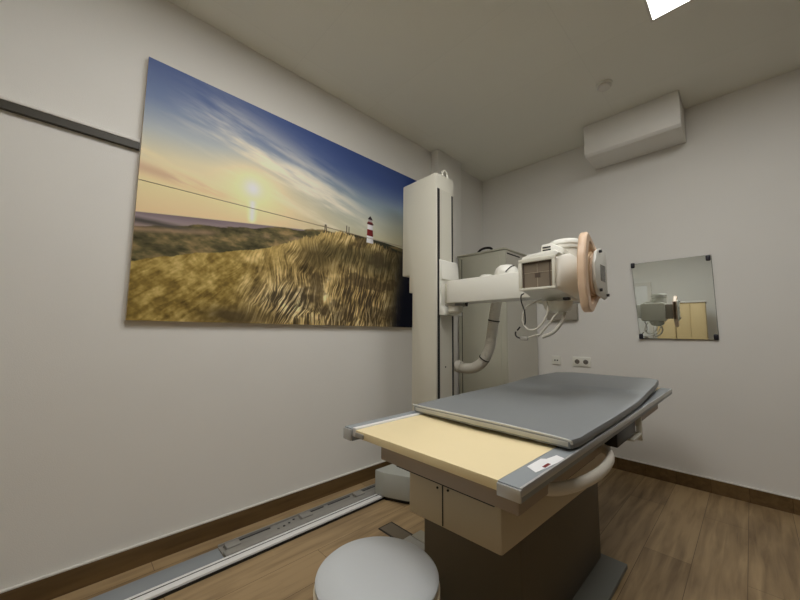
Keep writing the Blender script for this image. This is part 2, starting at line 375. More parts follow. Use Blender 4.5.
    img = mix(img, (70, 34, 38), ((np.abs(u - cu) < 0.0165) & (v > 0.600) & (v < 0.607)).astype(float))
    img = mix(img, (150, 140, 140), ((np.abs(u - cu) < 0.009) & (v >= 0.614) & (v < 0.628)).astype(float))
    cone = (np.abs(u - cu) < np.interp(v, [0.628, 0.650], [0.013, 0.001])) & (v >= 0.628) & (v < 0.650)
    img = mix(img, (40, 30, 34), cone.astype(float))
    return np.clip(img, 0, 255)
PY0, PY1, PZ0, PZ1 = -3.15, -1.13, 1.147, 2.487
SEAM = 1.838
pic = thing('wall_picture', (0.0, (PY0 + PY1) / 2, PZ0), 'large canvas print of a lighthouse behind grassy dunes at sunset, on the left wall', 'picture')
def pic_mat():
    m = bpy.data.materials.new('canvas_print'); m.use_nodes = True; nt = m.node_tree; b = nt.nodes['Principled BSDF']
    a = nt.nodes.new('ShaderNodeVertexColor'); a.layer_name = 'print'; nt.links.new(a.outputs[0], b.inputs['Base Color'])
    b.inputs['Roughness'].default_value = 0.7; b.inputs['Specular IOR Level'].default_value = 0.15; return m
PM = pic_mat(); CANV = mat('canvas_edge', srgb(210, 190, 165), 0.8)
def canvas(name, z0, z1, nz):
    ny = 760; D = 0.03
    ys = np.linspace(PY0, PY1, ny + 1); zs = np.linspace(z0, z1, nz + 1)
    Yg, Zg = np.meshgrid(ys, zs); n = (ny + 1)*(nz + 1)
    co = np.stack([np.full(n, D), Yg.ravel(), Zg.ravel()], 1)
    idx = np.arange(n).reshape(nz + 1, ny + 1)
    q = np.stack([idx[:-1, :-1], idx[:-1, 1:], idx[1:, 1:], idx[1:, :-1]], -1).reshape(-1, 4)
    # back corners and sides
    bk = np.array([(0.002, PY0, z0), (0.002, PY1, z0), (0.002, PY1, z1), (0.002, PY0, z1)]); co = np.vstack([co, bk]); b0 = n
    faces = q.tolist()
    bl, br, tr, tl = int(idx[0, 0]), int(idx[0, -1]), int(idx[-1, -1]), int(idx[-1, 0])
    faces.append([b0, b0 + 1] + [int(i) for i in idx[0, ::-1]])
    faces.append([b0 + 2, b0 + 3] + [int(i) for i in idx[-1, :]])
    faces.append([b0 + 3, b0] + [int(i) for i in idx[:, 0]])
    faces.append([b0 + 1, b0 + 2] + [int(i) for i in idx[::-1, -1]])
    faces.append([b0 + 3, b0 + 2, b0 + 1, b0])
    base = worldloc(pic); co = co - np.array(base)
    me = bpy.data.meshes.new(name); me.from_pydata(co.tolist(), [], faces); me.update()
    me.materials.append(PM); me.materials.append(CANV)
    for p in list(me.polygons)[-5:]: p.material_index = 1
    u = (Yg.ravel() - PY0)/(PY1 - PY0); v = (Zg.ravel() - PZ0)/(PZ1 - PZ0)
    rgb = painting(u, v)/255.0; lin = np.where(rgb <= 0.04045, rgb/12.92, ((rgb + 0.055)/1.055)**2.4)*GAIN
    lin = np.clip(lin, 0, 0.97)
    col = np.ones((n + 4, 4)); col[:n, :3] = lin; col[n:, :3] = 0.5
    at = me.color_attributes.new('print', 'FLOAT_COLOR', 'POINT'); at.data.foreach_set('color', col.ravel().astype(np.float32))
    o = bpy.data.objects.new(name, me); C.objects.link(o); o.parent = pic; return o
canvas('upper_canvas', SEAM + .002, PZ1, 250)
canvas('lower_canvas', PZ0, SEAM - .002, 260)

# ---------------------------------------------------------------- floor rail of the tube stand
t = thing('floor_rail', (0.2, -3.25, 0), 'white and grey steel floor rail running along the left wall to the column foot', 'rail')
w = bx(0.252, 0.308, YS + .2, -1.60, 0, 0.022, 0.002); obj('running_strip', w, mat('rail_white', srgb(246, 246, 244), 0.35), t, label='white running strip')
g = B(); bx(0.272, 0.276, YS + .2, -1.62, 0.022, 0.0235, bm=g); bx(0.3085, 0.313, YS + .2, -1.62, 0, 0.012, bm=g); obj('groove', g, BLACK, t, label='dark groove line')
obj('cover_plate', bx(0.135, 0.245, YS + .2, -2.72, 0, 0.012, 0.002), RAILG, t, label='plain grey cover plate')
pf = B()
bx(0.125, 0.245, -2.715, -1.62, 0, 0.008, bm=pf); bx(0.200, 0.245, -2.715, -1.62, 0.008, 0.022, 0.002, bm=pf); bx(0.120, 0.128, -2.715, -1.62, 0.008, 0.018, bm=pf)
obj('perforated_profile', pf, STEEL, t, label='perforated galvanised profile')
random.seed(4)
y = -2.69
while y < -1.7:
    if random.random() < 0.22:
        bb = bx(0.132, 0.142, y, y + .17, 0.008, 0.0092); y += 0.20
    else:
        k = lathe([(0.007, 0), (0.007, 0.0014), (0, 0.0014)], (0.15 + random.uniform(-.012, .03), y, 0.008), n=10); bb = k; y += 0.035
    obj('slot', bb, BLACK, t)
for yy in (-2.66, -2.25, -1.86):
    obj('bracket', bx(0.142, 0.195, yy - .035, yy + .035, 0.008, 0.026, 0.004), STEEL, t, label='raised clamp bracket')
    
# ---------------------------------------------------------------- tube stand: base, column, carriage, arm
ts = thing('tube_stand_column', (0.46, -1.46, 0.0), 'tall cream-white x-ray tube column on its grey foot beside the picture', 'x-ray column')
bs = prism([(0.245, -1.785), (0.325, -1.775), (0.47, -1.71), (0.62, -1.60), (0.68, -1.50), (0.68, -1.15), (0.245, -1.15)], 'z', 0.024, 0.178, 0.008)
obj('foot', bs, mat('foot_pale_grey', srgb(176, 178, 170), 0.5), ts, label='pale grey column foot')
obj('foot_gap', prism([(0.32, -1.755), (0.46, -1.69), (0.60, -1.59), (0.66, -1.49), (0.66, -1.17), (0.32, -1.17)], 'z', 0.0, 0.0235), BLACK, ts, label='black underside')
col = prism([(0.375, 0.178), (0.60, 0.178), (0.60, 2.232), (0.27, 2.222), (0.27, 1.522), (0.342, 1.522), (0.342, 1.391), (0.375, 1.391)], 'y', -1.566, -1.362, 0.006)
obj('mast', col, ENAM, ts)
obj('slot', bx(0.599, 0.602, -1.552, -1.528, 0.30, 2.12), BLACK, ts, label='black guide slot')
obj('slot', bx(0.599, 0.602, -1.396, -1.376, 0.30, 2.105), BLACK, ts, label='black guide slot')
obj('cover_strip', bx(0.5995, 0.6035, -1.5275, -1.3965, 0.30, 2.118), ENAM, ts)
obj('screw', lathe([(0.006, 0), (0.006, 0.001), (0, 0.0012)], (0.6035, -1.47, 0.87), 'x', 10), DARK, ts)
obj('lifting_eye', tube([(0.585, -1.475, 2.225), (0.585, -1.475, 2.262), (0.585, -1.45, 2.282), (0.585, -1.425, 2.262), (0.585, -1.425, 2.225)], 0.010, sub=5), ENAM, ts)
# ceiling stub of the column

arm = thing('tube_arm', (0.70, -1.45, 1.22), 'white horizontal carriage arm reaching from the column over the table', 'x-ray arm')
cr = prism([(0.604, 1.222), (0.655, 1.222), (0.655, 1.245), (0.620, 1.285), (0.620, 1.462), (0.632, 1.470), (0.626, 1.545), (0.618, 1.600), (0.604, 1.612)], 'y', -1.541, -1.345, 0.005)
obj('carriage', cr, PLAST, arm)
obj('pivot_block', bx(0.6205, 0.6715, -1.50, -1.41, 1.305, 1.440, 0.003), ENAM2, arm)
obj('rotating_drum', lathe([(0, 1.232), (0.036, 1.232), (0.048, 1.246), (0.048, 1.280), (0.0, 1.280)], (0.705, -1.49, 0), n=40), ENAM, arm)
ar = prism([(0.672, -1.545), (0.70, -1.558), (1.280, -1.558), (1.280, -1.40), (0.672, -1.40)], 'z', 1.298, 1.447, 0.006)
obj('beam', ar, PLAST, arm)
obj('clamp_plate', bx(0.66, 0.74, -1.545, -1.42, 1.2805, 1.297, 0.002), STEEL, arm)
obj('knob', lathe([(0.008, -0.022), (0.01, 0), (0.0, 0.0)], (0.80, -1.50, 1.297), n=12), BLACK, arm)

# ---------------------------------------------------------------- tube head
hd = thing('x_ray_tube_head', (1.44, -1.60, 1.24), 'white x-ray tube head with square collimator window at the arm end', 'x-ray tube')
fx0, fx1, fz0, fz1, fy = 1.283, 1.462, 1.312, 1.468, -1.735
# collimator shell: front face, flaring right flank, sloping underside
sh = B()
def loop(y, x0, x1, z0, z1, c=0.012):
    return [sh.verts.new(p) for p in [(x0 + c, y, z0), (x1 - c, y, z0), (x1, y, z0 + c), (x1, y, z1 - c), (x1 - c, y, z1), (x0 + c, y, z1), (x0, y, z1 - c), (x0, y, z0 + c)]]
ls = [loop(-1.730, fx0, fx1, fz0, fz1), loop(-1.700, fx0 - .002, fx1 + .012, fz0 - .004, fz1 + .006), loop(-1.64, fx0, fx1 + .050, fz0 - .03, fz1 + .020, .02), loop(-1.56, fx0 + .01, fx1 + .062, fz0 - .04, fz1 + .012, .025), loop(-1.45, fx0 + .03, fx1 + .03, fz0 - .03, fz1, .03)]
for a, b in zip(ls[:-1], ls[1:]):
    for k in range(8): sh.faces.new((a[k], a[(k+1) % 8], b[(k+1) % 8], b[k]))
sh.faces.new(ls[0][::-1]); sh.faces.new(ls[-1])
obj('collimator_shell', sh, PLAST, hd)
fr = B()
for a in [(fx0, fx0 + .018, fz0 + .012, fz1 - .012), (fx1 - .014, fx1, fz0 + .012, fz1 - .012), (fx0, fx1, fz0, fz0 + .012), (fx0, fx1, fz1 - .018, fz1)]:
    bx(a[0], a[1], -1.748, -1.7305, a[2], a[3], 0.002, bm=fr)
obj('window_frame', fr, ENAM, hd, label='raised grey-white frame round the window')
wm = bpy.data.materials.new('collimator_window'); wm.use_nodes = True; wb = wm.node_tree.nodes['Principled BSDF']
wb.inputs['Base Color'].default_value = srgb(132, 120, 104); wb.inputs['Roughness'].default_value = 0.15
obj('window', bx(fx0 + .018, fx1 - .014, -1.735, -1.7305, fz0 + .012, fz1 - .018), wm, hd, label='brownish translucent collimator window')
cx_, cz_ = (fx0 + fx1)/2 + .002, (fz0 + fz1)/2
ch = B(); bx(cx_ - .0015, cx_ + .0015, -1.7365, -1.7352, fz0 + .014, fz1 - .020, bm=ch); bx(fx0 + .02, fx1 - .016, -1.7365, -1.7352, cz_ + .006, cz_ + .009, bm=ch)
obj('cross_hair', ch, mat('cross_hair_pale', srgb(158, 146, 126), 0.5), hd)
sq = B(); bx(cx_ - .012, cx_ + .014, -1.7372, -1.7355, cz_ - .018, cz_ + .004, bm=sq)
for a in [(fx0 + .019, fx0 + .026, fz0 + .012, fz1 - .018), (fx1 - .03, fx1 - .026, fz0 + .012, fz1 - .018), (fx0 + .02, fx1 - .02, fz1 - .028, fz1 - .018)]: bx(a[0], a[1], -1.7372, -1.7355, a[2], a[3], bm=sq)
obj('lamp_shutter', sq, mat('shutter_brown', srgb(84, 70, 58), 0.5), hd, label='dark shutter edges inside the window')
# top cover, vent box and wedge
obj('top_cover', prism([(fx0 + .006, 1.470), (fx1 - .004, 1.470), (fx1 + .012, 1.482), (fx1 - .010, 1.500), (fx0 + .04, 1.494), (fx0 + .006, 1.482)], 'y', -1.722, -1.56, 0.003), PLAST, hd)
obj('vent_box', prism([(1.362, 1.488), (1.362, 1.535), (1.372, 1.547), (1.415, 1.550), (1.475, 1.512), (1.475, 1.488)], 'y', -1.66, -1.56, 0.003), PLAST, hd)
for k in range(3):
    obj('vent_slit', bx(1.372, 1.412, -1.6625, -1.6605, 1.500 + .014*k, 1.5065 + .014*k), BLACK, hd)
# tube housing: upright cylinder behind, with rimmed cap
obj('tube_housing', lathe([(0, 1.262), (0.050, 1.262), (0.062, 1.285), (0.066, 1.33), (0.066, 1.520), (0, 1.520)], (1.445, -1.555, 0), n=48), PLAST, hd)
obj('housing_cap', lathe([(0.060, 1.5205), (0.072, 1.526), (0.074, 1.536), (0.072, 1.541), (0.072, 1.544), (0.075, 1.548), (0.074, 1.562), (0.066, 1.572), (0, 1.575)], (1.442, -1.555, 0), n=48), PLAST, hd)
obj('lower_dome', lathe([(0, 1.205), (0.03, 1.207), (0.058, 1.222), (0.068, 1.246), (0.068, 1.2615), (0, 1.2615)], (1.410, -1.59, 0), n=40), ENAM, hd)
obj('side_latch', bx(1.462, 1.49, -1.668, -1.640, 1.262, 1.276, 0.003), DARK, hd, label='dark latch')
obj('side_screw', lathe([(0.006, 0), (0.006, 0.004), (0, 0.004)], (1.5246, -1.60, 1.405), 'x', 12), STEEL, hd)
obj('rear_yoke', bx(1.2815, 1.50, -1.55, -1.42, 1.262, 1.46, 0.012), ENAM, hd)
obj('side_arm', bx(1.50, 1.5615, -1.56, -1.47, 1.285, 1.445, 0.006), mat('bracket_brown_grey', srgb(146, 136, 120), 0.5), hd, label='grey-brown bracket carrying the control panel')
obj('bracket_knob', lathe([(0.012, 0), (0.012, -0.02), (0, -0.02)], (1.553, -1.56, 1.405), 'y', 16), BLACK, hd)
# control panel with beige D-shaped handle
cp = thing('control_panel', (1.60, -1.58, 1.2), 'round-edged beige handle and white control panel on the tube head side', 'control panel')
outer = [(-1.705, 1.560), (-1.722, 1.553), (-1.738, 1.52), (-1.762, 1.45), (-1.772, 1.38), (-1.765, 1.30), (-1.742, 1.225), (-1.722, 1.200), (-1.680, 1.198), (-1.585, 1.262), (-1.53, 1.275), (-1.53, 1.478), (-1.575, 1.492)]
inner = [(-1.690, 1.520), (-1.706, 1.49), (-1.722, 1.44), (-1.728, 1.38), (-1.722, 1.31), (-1.706, 1.255), (-1.688, 1.235), (-1.61, 1.290), (-1.565, 1.30), (-1.55, 1.34), (-1.55, 1.42), (-1.565, 1.46), (-1.61, 1.475)]
def ring_mesh(o_, i_, x0, x1):
    def res(P, n=72):
        P = [Vector((p[0], p[1])) for p in P]; P2 = P + [P[0]]
        c = sum(P, Vector((0, 0)))/len(P); cy, cz = -1.645, 1.378; out = []
        for k in range(n):
            a = 2*PI*k/n; d_ = Vector((math.cos(a), math.sin(a))); best = 0
            for p, q in zip(P2[:-1], P2[1:]):
                e = q - p; den = d_.x*e.y - d_.y*e.x
                if abs(den) < 1e-9: continue
                w_ = p - Vector((cy, cz)); t_ = (w_.x*e.y - w_.y*e.x)/den; s_ = (w_.x*d_.y - w_.y*d_.x)/den
                if t_ > 0 and -1e-6 <= s_ <= 1 + 1e-6: best = max(best, t_)
            out.append((cy + d_.x*best, cz + d_.y*best))
        return out
    O, I = res(o_), res(i_); bm = B(); n = len(O)
    prof = []
    for k in range(n):
        o2, i2 = Vector(O[k]), Vector(I[k]); e = 0.006; dirv = (i2 - o2).normalized()*e
        prof.append([bm.verts.new(p) for p in [(x0 + e, *o2), (x0, *(o2 + dirv)), (x0, *(i2 - dirv)), (x0 + e, *i2), (x1 - e, *i2), (x1, *(i2 - dirv)), (x1, *(o2 + dirv)), (x1 - e, *o2)]])
    for k in range(n):
        a, b = prof[k], prof[(k+1) % n]
        for j in range(8): bm.faces.new((a[j], a[(j+1) % 8], b[(j+1) % 8], b[j]))
    return bm
obj('handle', ring_mesh(outer, inner, 1.562, 1.597), BEIGE, cp, label='beige handle frame')
rim = prism([(-1.712, 1.44), (-1.722, 1.38), (-1.712, 1.31), (-1.69, 1.275), (-1.53, 1.272), (-1.53, 1.48), (-1.66, 1.478)], 'x', 1.568, 1.592, 0.004)
obj('back_shell', rim, BEIGE2, cp, label='beige back shell')
rim2 = prism([(-1.700, 1.44), (-1.708, 1.38), (-1.700, 1.31), (-1.68, 1.283), (-1.53, 1.280), (-1.53, 1.47), (-1.66, 1.468)], 'x', 1.5925, 1.599, 0.003)
obj('inner_rim', rim2, BEIGE, cp, label='raised beige rim')
fp = prism([(-1.655, 1.478), (-1.690, 1.42), (-1.690, 1.34), (-1.655, 1.280), (-1.55, 1.262), (-1.518, 1.275), (-1.512, 1.30), (-1.512, 1.47), (-1.535, 1.497), (-1.60, 1.500)], 'x', 1.5995, 1.614, 0.005)
obj('face_plate', fp, PLAST, cp, label='white face plate')
obj('display', bx(1.6142, 1.616, -1.618, -1.552, 1.345, 1.420), mat('display_dark', srgb(88, 86, 76), 0.2), cp, label='small dark display')
for (yy, zz) in ((-1.622, 1.480), (-1.640, 1.300), (-1.535, 1.285)):
    obj('knob', lathe([(0.007, 0), (0.007, 0.010), (0, 0.010)], (1.6142, yy, zz), 'x', 14), BLACK, cp)
# ---------------------------------------------------------------- hanging cables
def P3(*a): return [Vector(p) for p in a]
cb = thing('cable_loop', (1.33, -1.70, 1.10), 'tangle of pale cables hanging in loops under the tube head', 'cable')
obj('strand', tube([(1.36, -1.66, 1.272), (1.30, -1.70, 1.235), (1.276, -1.70, 1.175), (1.30, -1.70, 1.125), (1.345, -1.70, 1.125), (1.385, -1.70, 1.165), (1.40, -1.69, 1.215), (1.385, -1.665, 1.262)], 0.0048), CABLEW, cb)
obj('strand', tube([(1.43, -1.64, 1.205), (1.425, -1.68, 1.185), (1.40, -1.70, 1.14), (1.36, -1.69, 1.10), (1.345, -1.68, 1.09)], 0.0048), CABLEW, cb)
obj('strand', tube([(1.445, -1.60, 1.205), (1.448, -1.65, 1.16), (1.42, -1.68, 1.11), (1.37, -1.69, 1.085)], 0.008), mat('cable_clear', srgb(196, 192, 180), 0.3), cb)
obj('black_wire', tube([(1.30, -1.728, 1.300), (1.283, -1.722, 1.292), (1.278, -1.712, 1.262), (1.292, -1.71, 1.215), (1.294, -1.708, 1.165), (1.286, -1.70, 1.145)], 0.0032), BLACK, cb, label='thin black wire')
hk = thing('cable_hook', (1.27, -1.70, 1.07), 'small black hook and metal clip dangling below the cable loops', 'hook')
obj('hook', tube([(1.238, -1.70, 1.112), (1.237, -1.70, 1.095), (1.248, -1.70, 1.083), (1.268, -1.70, 1.078)], 0.004), BLACK, hk)
obj('clip', bx(1.262, 1.302, -1.708, -1.692, 1.068, 1.088, 0.005), STEEL, hk, label='grey metal clip')
obj('toggle', tube([(1.247, -1.70, 1.118), (1.262, -1.70, 1.136)], 0.004, sub=1), BLACK, hk)
obj('thread', tube([(1.30, -1.70, 1.083), (1.34, -1.695, 1.095), (1.37, -1.69, 1.10)], 0.003), CABLEW, hk)

# ---------------------------------------------------------------- corrugated hose
ho = thing('corrugated_hose', (0.8, -1.30, 0.85), 'pale ribbed cable hose curving from the column up behind the arm', 'hose')
hp = [(0.59, -1.32, 0.868), (0.645, -1.31, 0.855), (0.715, -1.30, 0.862), (0.785, -1.30, 0.905), (0.835, -1.30, 0.985), (0.860, -1.30, 1.08), (0.878, -1.30, 1.185), (0.900, -1.30, 1.30), (0.93, -1.31, 1.38), (0.99, -1.32, 1.425), (1.06, -1.33, 1.44), (1.12, -1.335, 1.42), (1.16, -1.335, 1.38)]
obj('ribbed_tube', tube(hp, 0.034, n=20, sub=22, rf=lambda i: 0.0345 + 0.0016*math.cos(i*PI/1.5)), CABLEW, ho)
def collar(p, d_, r=0.0385, w_=0.008):
    p = Vector(p); d_ = Vector(d_).normalized(); return tube([p - d_*w_/2, p + d_*w_/2], r, n=24, sub=1)
obj('clamp_band', collar((0.879, -1.30, 1.186), (0.02, 0, 0.1)), DARK, ho, label='dark clamp band')
obj('clamp_band', collar((0.803, -1.30, 0.932), (0.5, 0, 0.75)), DARK, ho, label='dark clamp band')
obj('end_sleeve', tube([(0.585, -1.32, 0.869), (0.62, -1.315, 0.860)], 0.042, n=24, sub=1), CABLEW, ho)
# rounded cover on top of the arm
cv = thing('arm_cover', (1.06, -1.48, 1.447), 'small white domed cover with a dark seam on top of the arm', 'cover')
obj('dome', lathe([(0.070, 0), (0.070, 0.018), (0.062, 0.042), (0.040, 0.060), (0, 0.068)], (1.075, -1.478, 1.4475), n=40), PLAST, cv)
obj('seam', tube([(1.105, -1.545, 1.46), (1.125, -1.52, 1.49), (1.13, -1.49, 1.50)], 0.003), DARK, cv, label='dark seam line')
obj('plug', lathe([(0.042, 0), (0.042, 0.008), (0.030, 0.014), (0, 0.014)], (0.955, -1.505, 1.4475), n=30), PLAST, cv)

# ---------------------------------------------------------------- grey cabinet in the corner
cab = thing('electrical_cabinet', (0.34, -0.32, 0), 'tall plain grey steel cabinet standing in the corner behind the arm', 'cabinet')
obj('body', prism([(0.10, -0.625), (0.605, -0.625), (0.605, -0.018), (0.10, -0.018)], 'z', 0.0, 1.845, 0.004), CABG, cab)
obj('front_panel', bx(0.205, 0.555, -0.632, -0.6255, 0.05, 1.80, 0.002), CABG, cab)
obj('top_rim', bx(0.092, 0.612, -0.636, -0.016, 1.8455, 1.862, 0.003), CABG, cab)
obj('side_panel', bx(0.6055, 0.609, -0.61, -0.03, 0.05, 1.838), mat('cabinet_side_lit', srgb(206, 203, 190), 0.5), cab, label='side panel with its lit tone in the colour')  # paler colour paints in the light falling on this side
obj('side_slit', bx(0.6092, 0.6105, -0.60, -0.36, 1.808, 1.820), DARK, cab, label='dark slit near the top')
obj('foot_seam', bx(0.14, 0.146, -0.6275, -0.6255, 0.03, 1.82), DARK, cab, label='thin dark seam')
hb = thing('black_handle', (0.39, -0.58, 1.862), 'short black curved strap lying on top of the grey cabinet', 'strap')
obj('strap', tube([(0.31, -0.60, 1.866), (0.34, -0.60, 1.888), (0.39, -0.60, 1.897), (0.44, -0.60, 1.890), (0.465, -0.60, 1.872)], 0.007, flat=1.6), BLACK, hb)

# ---------------------------------------------------------------- wall box and sockets on the back wall
wb_ = thing('wall_box', (0.84, -0.05, 1.19), 'grey-brown rectangular box on the back wall behind the tube head', 'wall box')
obj('housing', bx(0.715, 0.985, -0.045, 0, 1.235, 1.60, 0.003), WBOX, wb_)
def socket(x0, z0, n, label, name, grp):
    t = thing(name, (x0 + .04, 0, z0), label, 'socket', grp)
    w_ = 0.081*n - (0.01 if n == 2 else 0)
    obj('cover_frame', bx(x0, x0 + w_, -0.012, 0, z0, z0 + .081, 0.003), PLAST, t)
    for k in range(n):
        cx = x0 + 0.0405 + 0.071*k
        if name == 'power_socket':
            obj('socket_cup', lathe([(0.021, -0.0125), (0.019, -0.0135), (0, -0.0128)], (cx, 0, z0 + .0405), 'y', 28), mat('socket_cup_grey', srgb(120, 114, 104), 0.5), t, label='round recessed socket cup')
            for s in (-1, 1): obj('pin_hole', lathe([(0.003, -0.0137), (0.003, -0.0145), (0, -0.0145)], (cx + s*.0095, 0, z0 + .0405), 'y', 10), BLACK, t)
        else:
            for s in (-1, 1): obj('jack', bx(cx + s*.011 - .006, cx + s*.011 + .006, -0.0135, -0.0122, z0 + .034, z0 + .046), BLACK, t)
socket(0.735, 0.816, 1, 'single white data socket, the left one on the back wall above the table', 'data_socket', 'back wall sockets')
socket(0.920, 0.815, 2, 'white double power socket, the right one on the back wall above the table', 'power_socket', 'back wall sockets')

# ---------------------------------------------------------------- mirror
def tilt(bm):      # the mirror hangs slightly proud of the wall on its left side
    for v in bm.verts: v.co.y -= (1.906 - v.co.x)*0.026
    return bm
mr = thing('wall_mirror', (1.67, 0, 1.075), 'frameless rectangular mirror held by dark clips on the back wall', 'mirror')
MM = mat('mirror_glass', (0.78, 0.82, 0.80, 1), 0.02, metal=1.0)
q = [(1.420, 1.683), (1.906, 1.690), (1.912, 1.072), (1.450, 1.077)]
obj('glass', tilt(prism(q, 'y', -0.014, -0.008)), MM, mr, smooth=False)
obj('edge', tilt(prism([(1.418, 1.685), (1.908, 1.692), (1.914, 1.070), (1.448, 1.075)], 'y', -0.0078, -0.003)), mat('mirror_back_edge', srgb(90, 92, 84), 0.5), mr)
for (x_, z_) in ((1.427, 1.672), (1.890, 1.668), (1.456, 1.090), (1.900, 1.090)):
    obj('clip', bx(x_ - .014, x_ + .014, -0.020 - (1.906 - x_)*0.028, -0.001, z_ - .022, z_ + .022, 0.008, 3), NAVY, mr)

# ---------------------------------------------------------------- tan cupboard and door seen in the mirror
tc_ = thing('tan_cupboard', (1.607, -4.25, 0), 'tan wooden cupboard reflected in the mirror, standing against the far wall', 'cupboard')
obj('carcass', bx(1.415, 1.80, -4.45, -4.02, 0, 1.64, 0.004), TAN, tc_)
obj('top', bx(1.41, 1.81, -4.46, -4.00, 1.6405, 1.665, 0.004), TRIMW, tc_)
obj('door', bx(1.42, 1.603, -4.0195, -4.005, 0.06, 1.625, 0.002), TAN, tc_)
obj('door', bx(1.612, 1.795, -4.0195, -4.005, 0.06, 1.625, 0.002), TAN, tc_)
st_ = thing('low_cupboard', (1.28, -4.25, 0), 'lower tan cupboard stepped down beside the tall one in the mirror', 'cupboard')
obj('carcass', bx(1.15, 1.405, -4.45, -4.04, 0, 1.38, 0.004), TAN, st_)
obj('door', bx(1.16, 1.395, -4.0395, -4.025, 0.06, 1.36, 0.002), TAN, st_)
obj('knob', lathe([(0.01, 0), (0.014, 0.02), (0, 0.022)], (1.18, -4.025, 0.9), 'y', 14), CHROME, st_)

# ---------------------------------------------------------------- examination table
tb = thing('x_ray_table', (1.36, -1.6, 0), 'long x-ray examination table with cream top and grey side rails', 'x-ray table')
TX0, TX1, TY0, TY1, TZ = 1.02, 1.70, -2.59, -0.54, 0.76
obj('tabletop', bx(1.088, 1.640, TY0, TY1, 0.734, TZ - .001, 0.0015), CREAM, tb, label='cream table top')
obj('side_rail', bx(TX0, 1.069, TY0, TY1, 0.716, TZ, 0.003), RAILG, tb, label='left grey side rail')
obj('rail_strip', bx(1.0695, 1.0875, TY0, TY1, 0.734, TZ + .004, 0.001), mat('strip_white', srgb(240, 240, 238), 0.35), tb, label='bright white strip')
obj('side_rail', bx(1.6405, TX1, TY0 - .004, TY1, 0.727, TZ, 0.003), RAILG, tb, label='right grey side rail')
obj('edge_strip', bx(TX1 - .004, TX1 + .002, TY0 - .005, TY1, 0.742, TZ + .0015, 0.001), ALU, tb, label='pale metal edge of the right rail')
obj('end_profile', bx(1.642, TX1 + .001, TY0 - .010, TY0 - .0045, 0.729, TZ - .003, 0.001), ALU, tb, label='metal end cap')
obj('end_profile', bx(1.022, 1.068, TY0 - .006, TY0 - .0005, 0.718, TZ - .004, 0.001), ALU, tb, label='metal end cap')
obj('end_latch', bx(1.092, 1.135, TY0 - .006, TY0 - .0005, 0.737, 0.753, 0.002), STEEL, tb, label='small dark latch')
obj('subframe', bx(1.085, 1.63, -2.47, TY1 - .05, 0.630, 0.7335, 0.005), TAUPE, tb, label='taupe sub-frame')
obj('shadow_gap', bx(1.150, 1.545, -2.450, -1.42, 0.618, 0.6295), BLACK, tb, label='black gap')
hs = prism([(1.165, -2.400), (1.530, -2.385), (1.565, -1.40), (1.165, -1.40)], 'z', 0.452, 0.6175, 0.008)
obj('bucky_housing', hs, TABLEG, tb, label='beige-grey housing')
obj('seam', bx(1.317, 1.320, -2.3965, -2.390, 0.46, 0.612), DARK, tb, label='vertical seam')
for (x_, z_) in ((1.296, 0.575), (1.341, 0.580)):
    obj('screw', lathe([(0.004, -0.0), (0.004, -0.003), (0, -0.003)], (x_, -2.394, z_), 'y', 10), DARK, tb)
pd = prism([(1.07, -2.21), (1.50, -2.21), (1.50, -1.40), (1.07, -1.40)], 'z', 0.022, 0.4515, 0.006)
obj('pedestal', pd, PEDG, tb, label='dark olive-grey pedestal')
obj('base_plate', bx(0.98, 1.60, -2.30, -1.36, 0, 0.0215, 0.004), GREYPL, tb, label='grey base plate on the floor')
# upper right recess and curved white hand grip
obj('side_recess', bx(1.548, 1.600, -2.20, -1.76, 0.600, 0.6295), DARK, tb)
gp = [(1.58, -2.29, 0.640), (1.640, -2.27, 0.643), (1.680, -2.19, 0.647), (1.700, -2.08, 0.650), (1.700, -1.96, 0.653), (1.685, -1.87, 0.656), (1.650, -1.81, 0.658), (1.60, -1.79, 0.660)]
obj('hand_grip', tube(gp, 0.013, n=14, flat=1.5), mat('grip_offwhite', srgb(232, 226, 212), 0.4), tb, label='curved off-white hand grip')
obj('bucky_handle', prism([(-2.075, 0.640), (-2.030, 0.640), (-2.030, 0.560), (-2.045, 0.556), (-2.048, 0.628), (-2.075, 0.632)], 'x', 1.556, 1.585, 0.003), ENAM, tb, label='pale drawer handle')
br_ = B(); bx(1.672, 1.694, -1.40, -1.385, 0.612, 0.7265, 0.002, bm=br_); bx(1.630, 1.694, -1.55, -1.3855, 0.640, 0.648, bm=br_)
obj('cassette_bracket', br_, ENAM, tb, label='white upright bracket under the rail')
obj('release_block', bx(1.632, 1.680, -1.75, -1.45, 0.655, 0.7265, 0.003), BLACK, tb, label='black release block')

# sticker on the rail
sk = thing('paper_sticker', (1.675, -2.40, TZ), 'white torn paper sticker on the right side rail of the table', 'sticker')
obj('paper', prism([(1.652, -2.466), (1.684, -2.486), (1.694, -2.40), (1.699, -2.336), (1.672, -2.325), (1.664, -2.375), (1.653, -2.385)], 'z', TZ + .0003, TZ + .0012), PAPER, sk)
obj('print', bx(1.680, 1.688, -2.44, -2.405, TZ + .0012, TZ + .0018), RED, sk, label='small dark red mark')

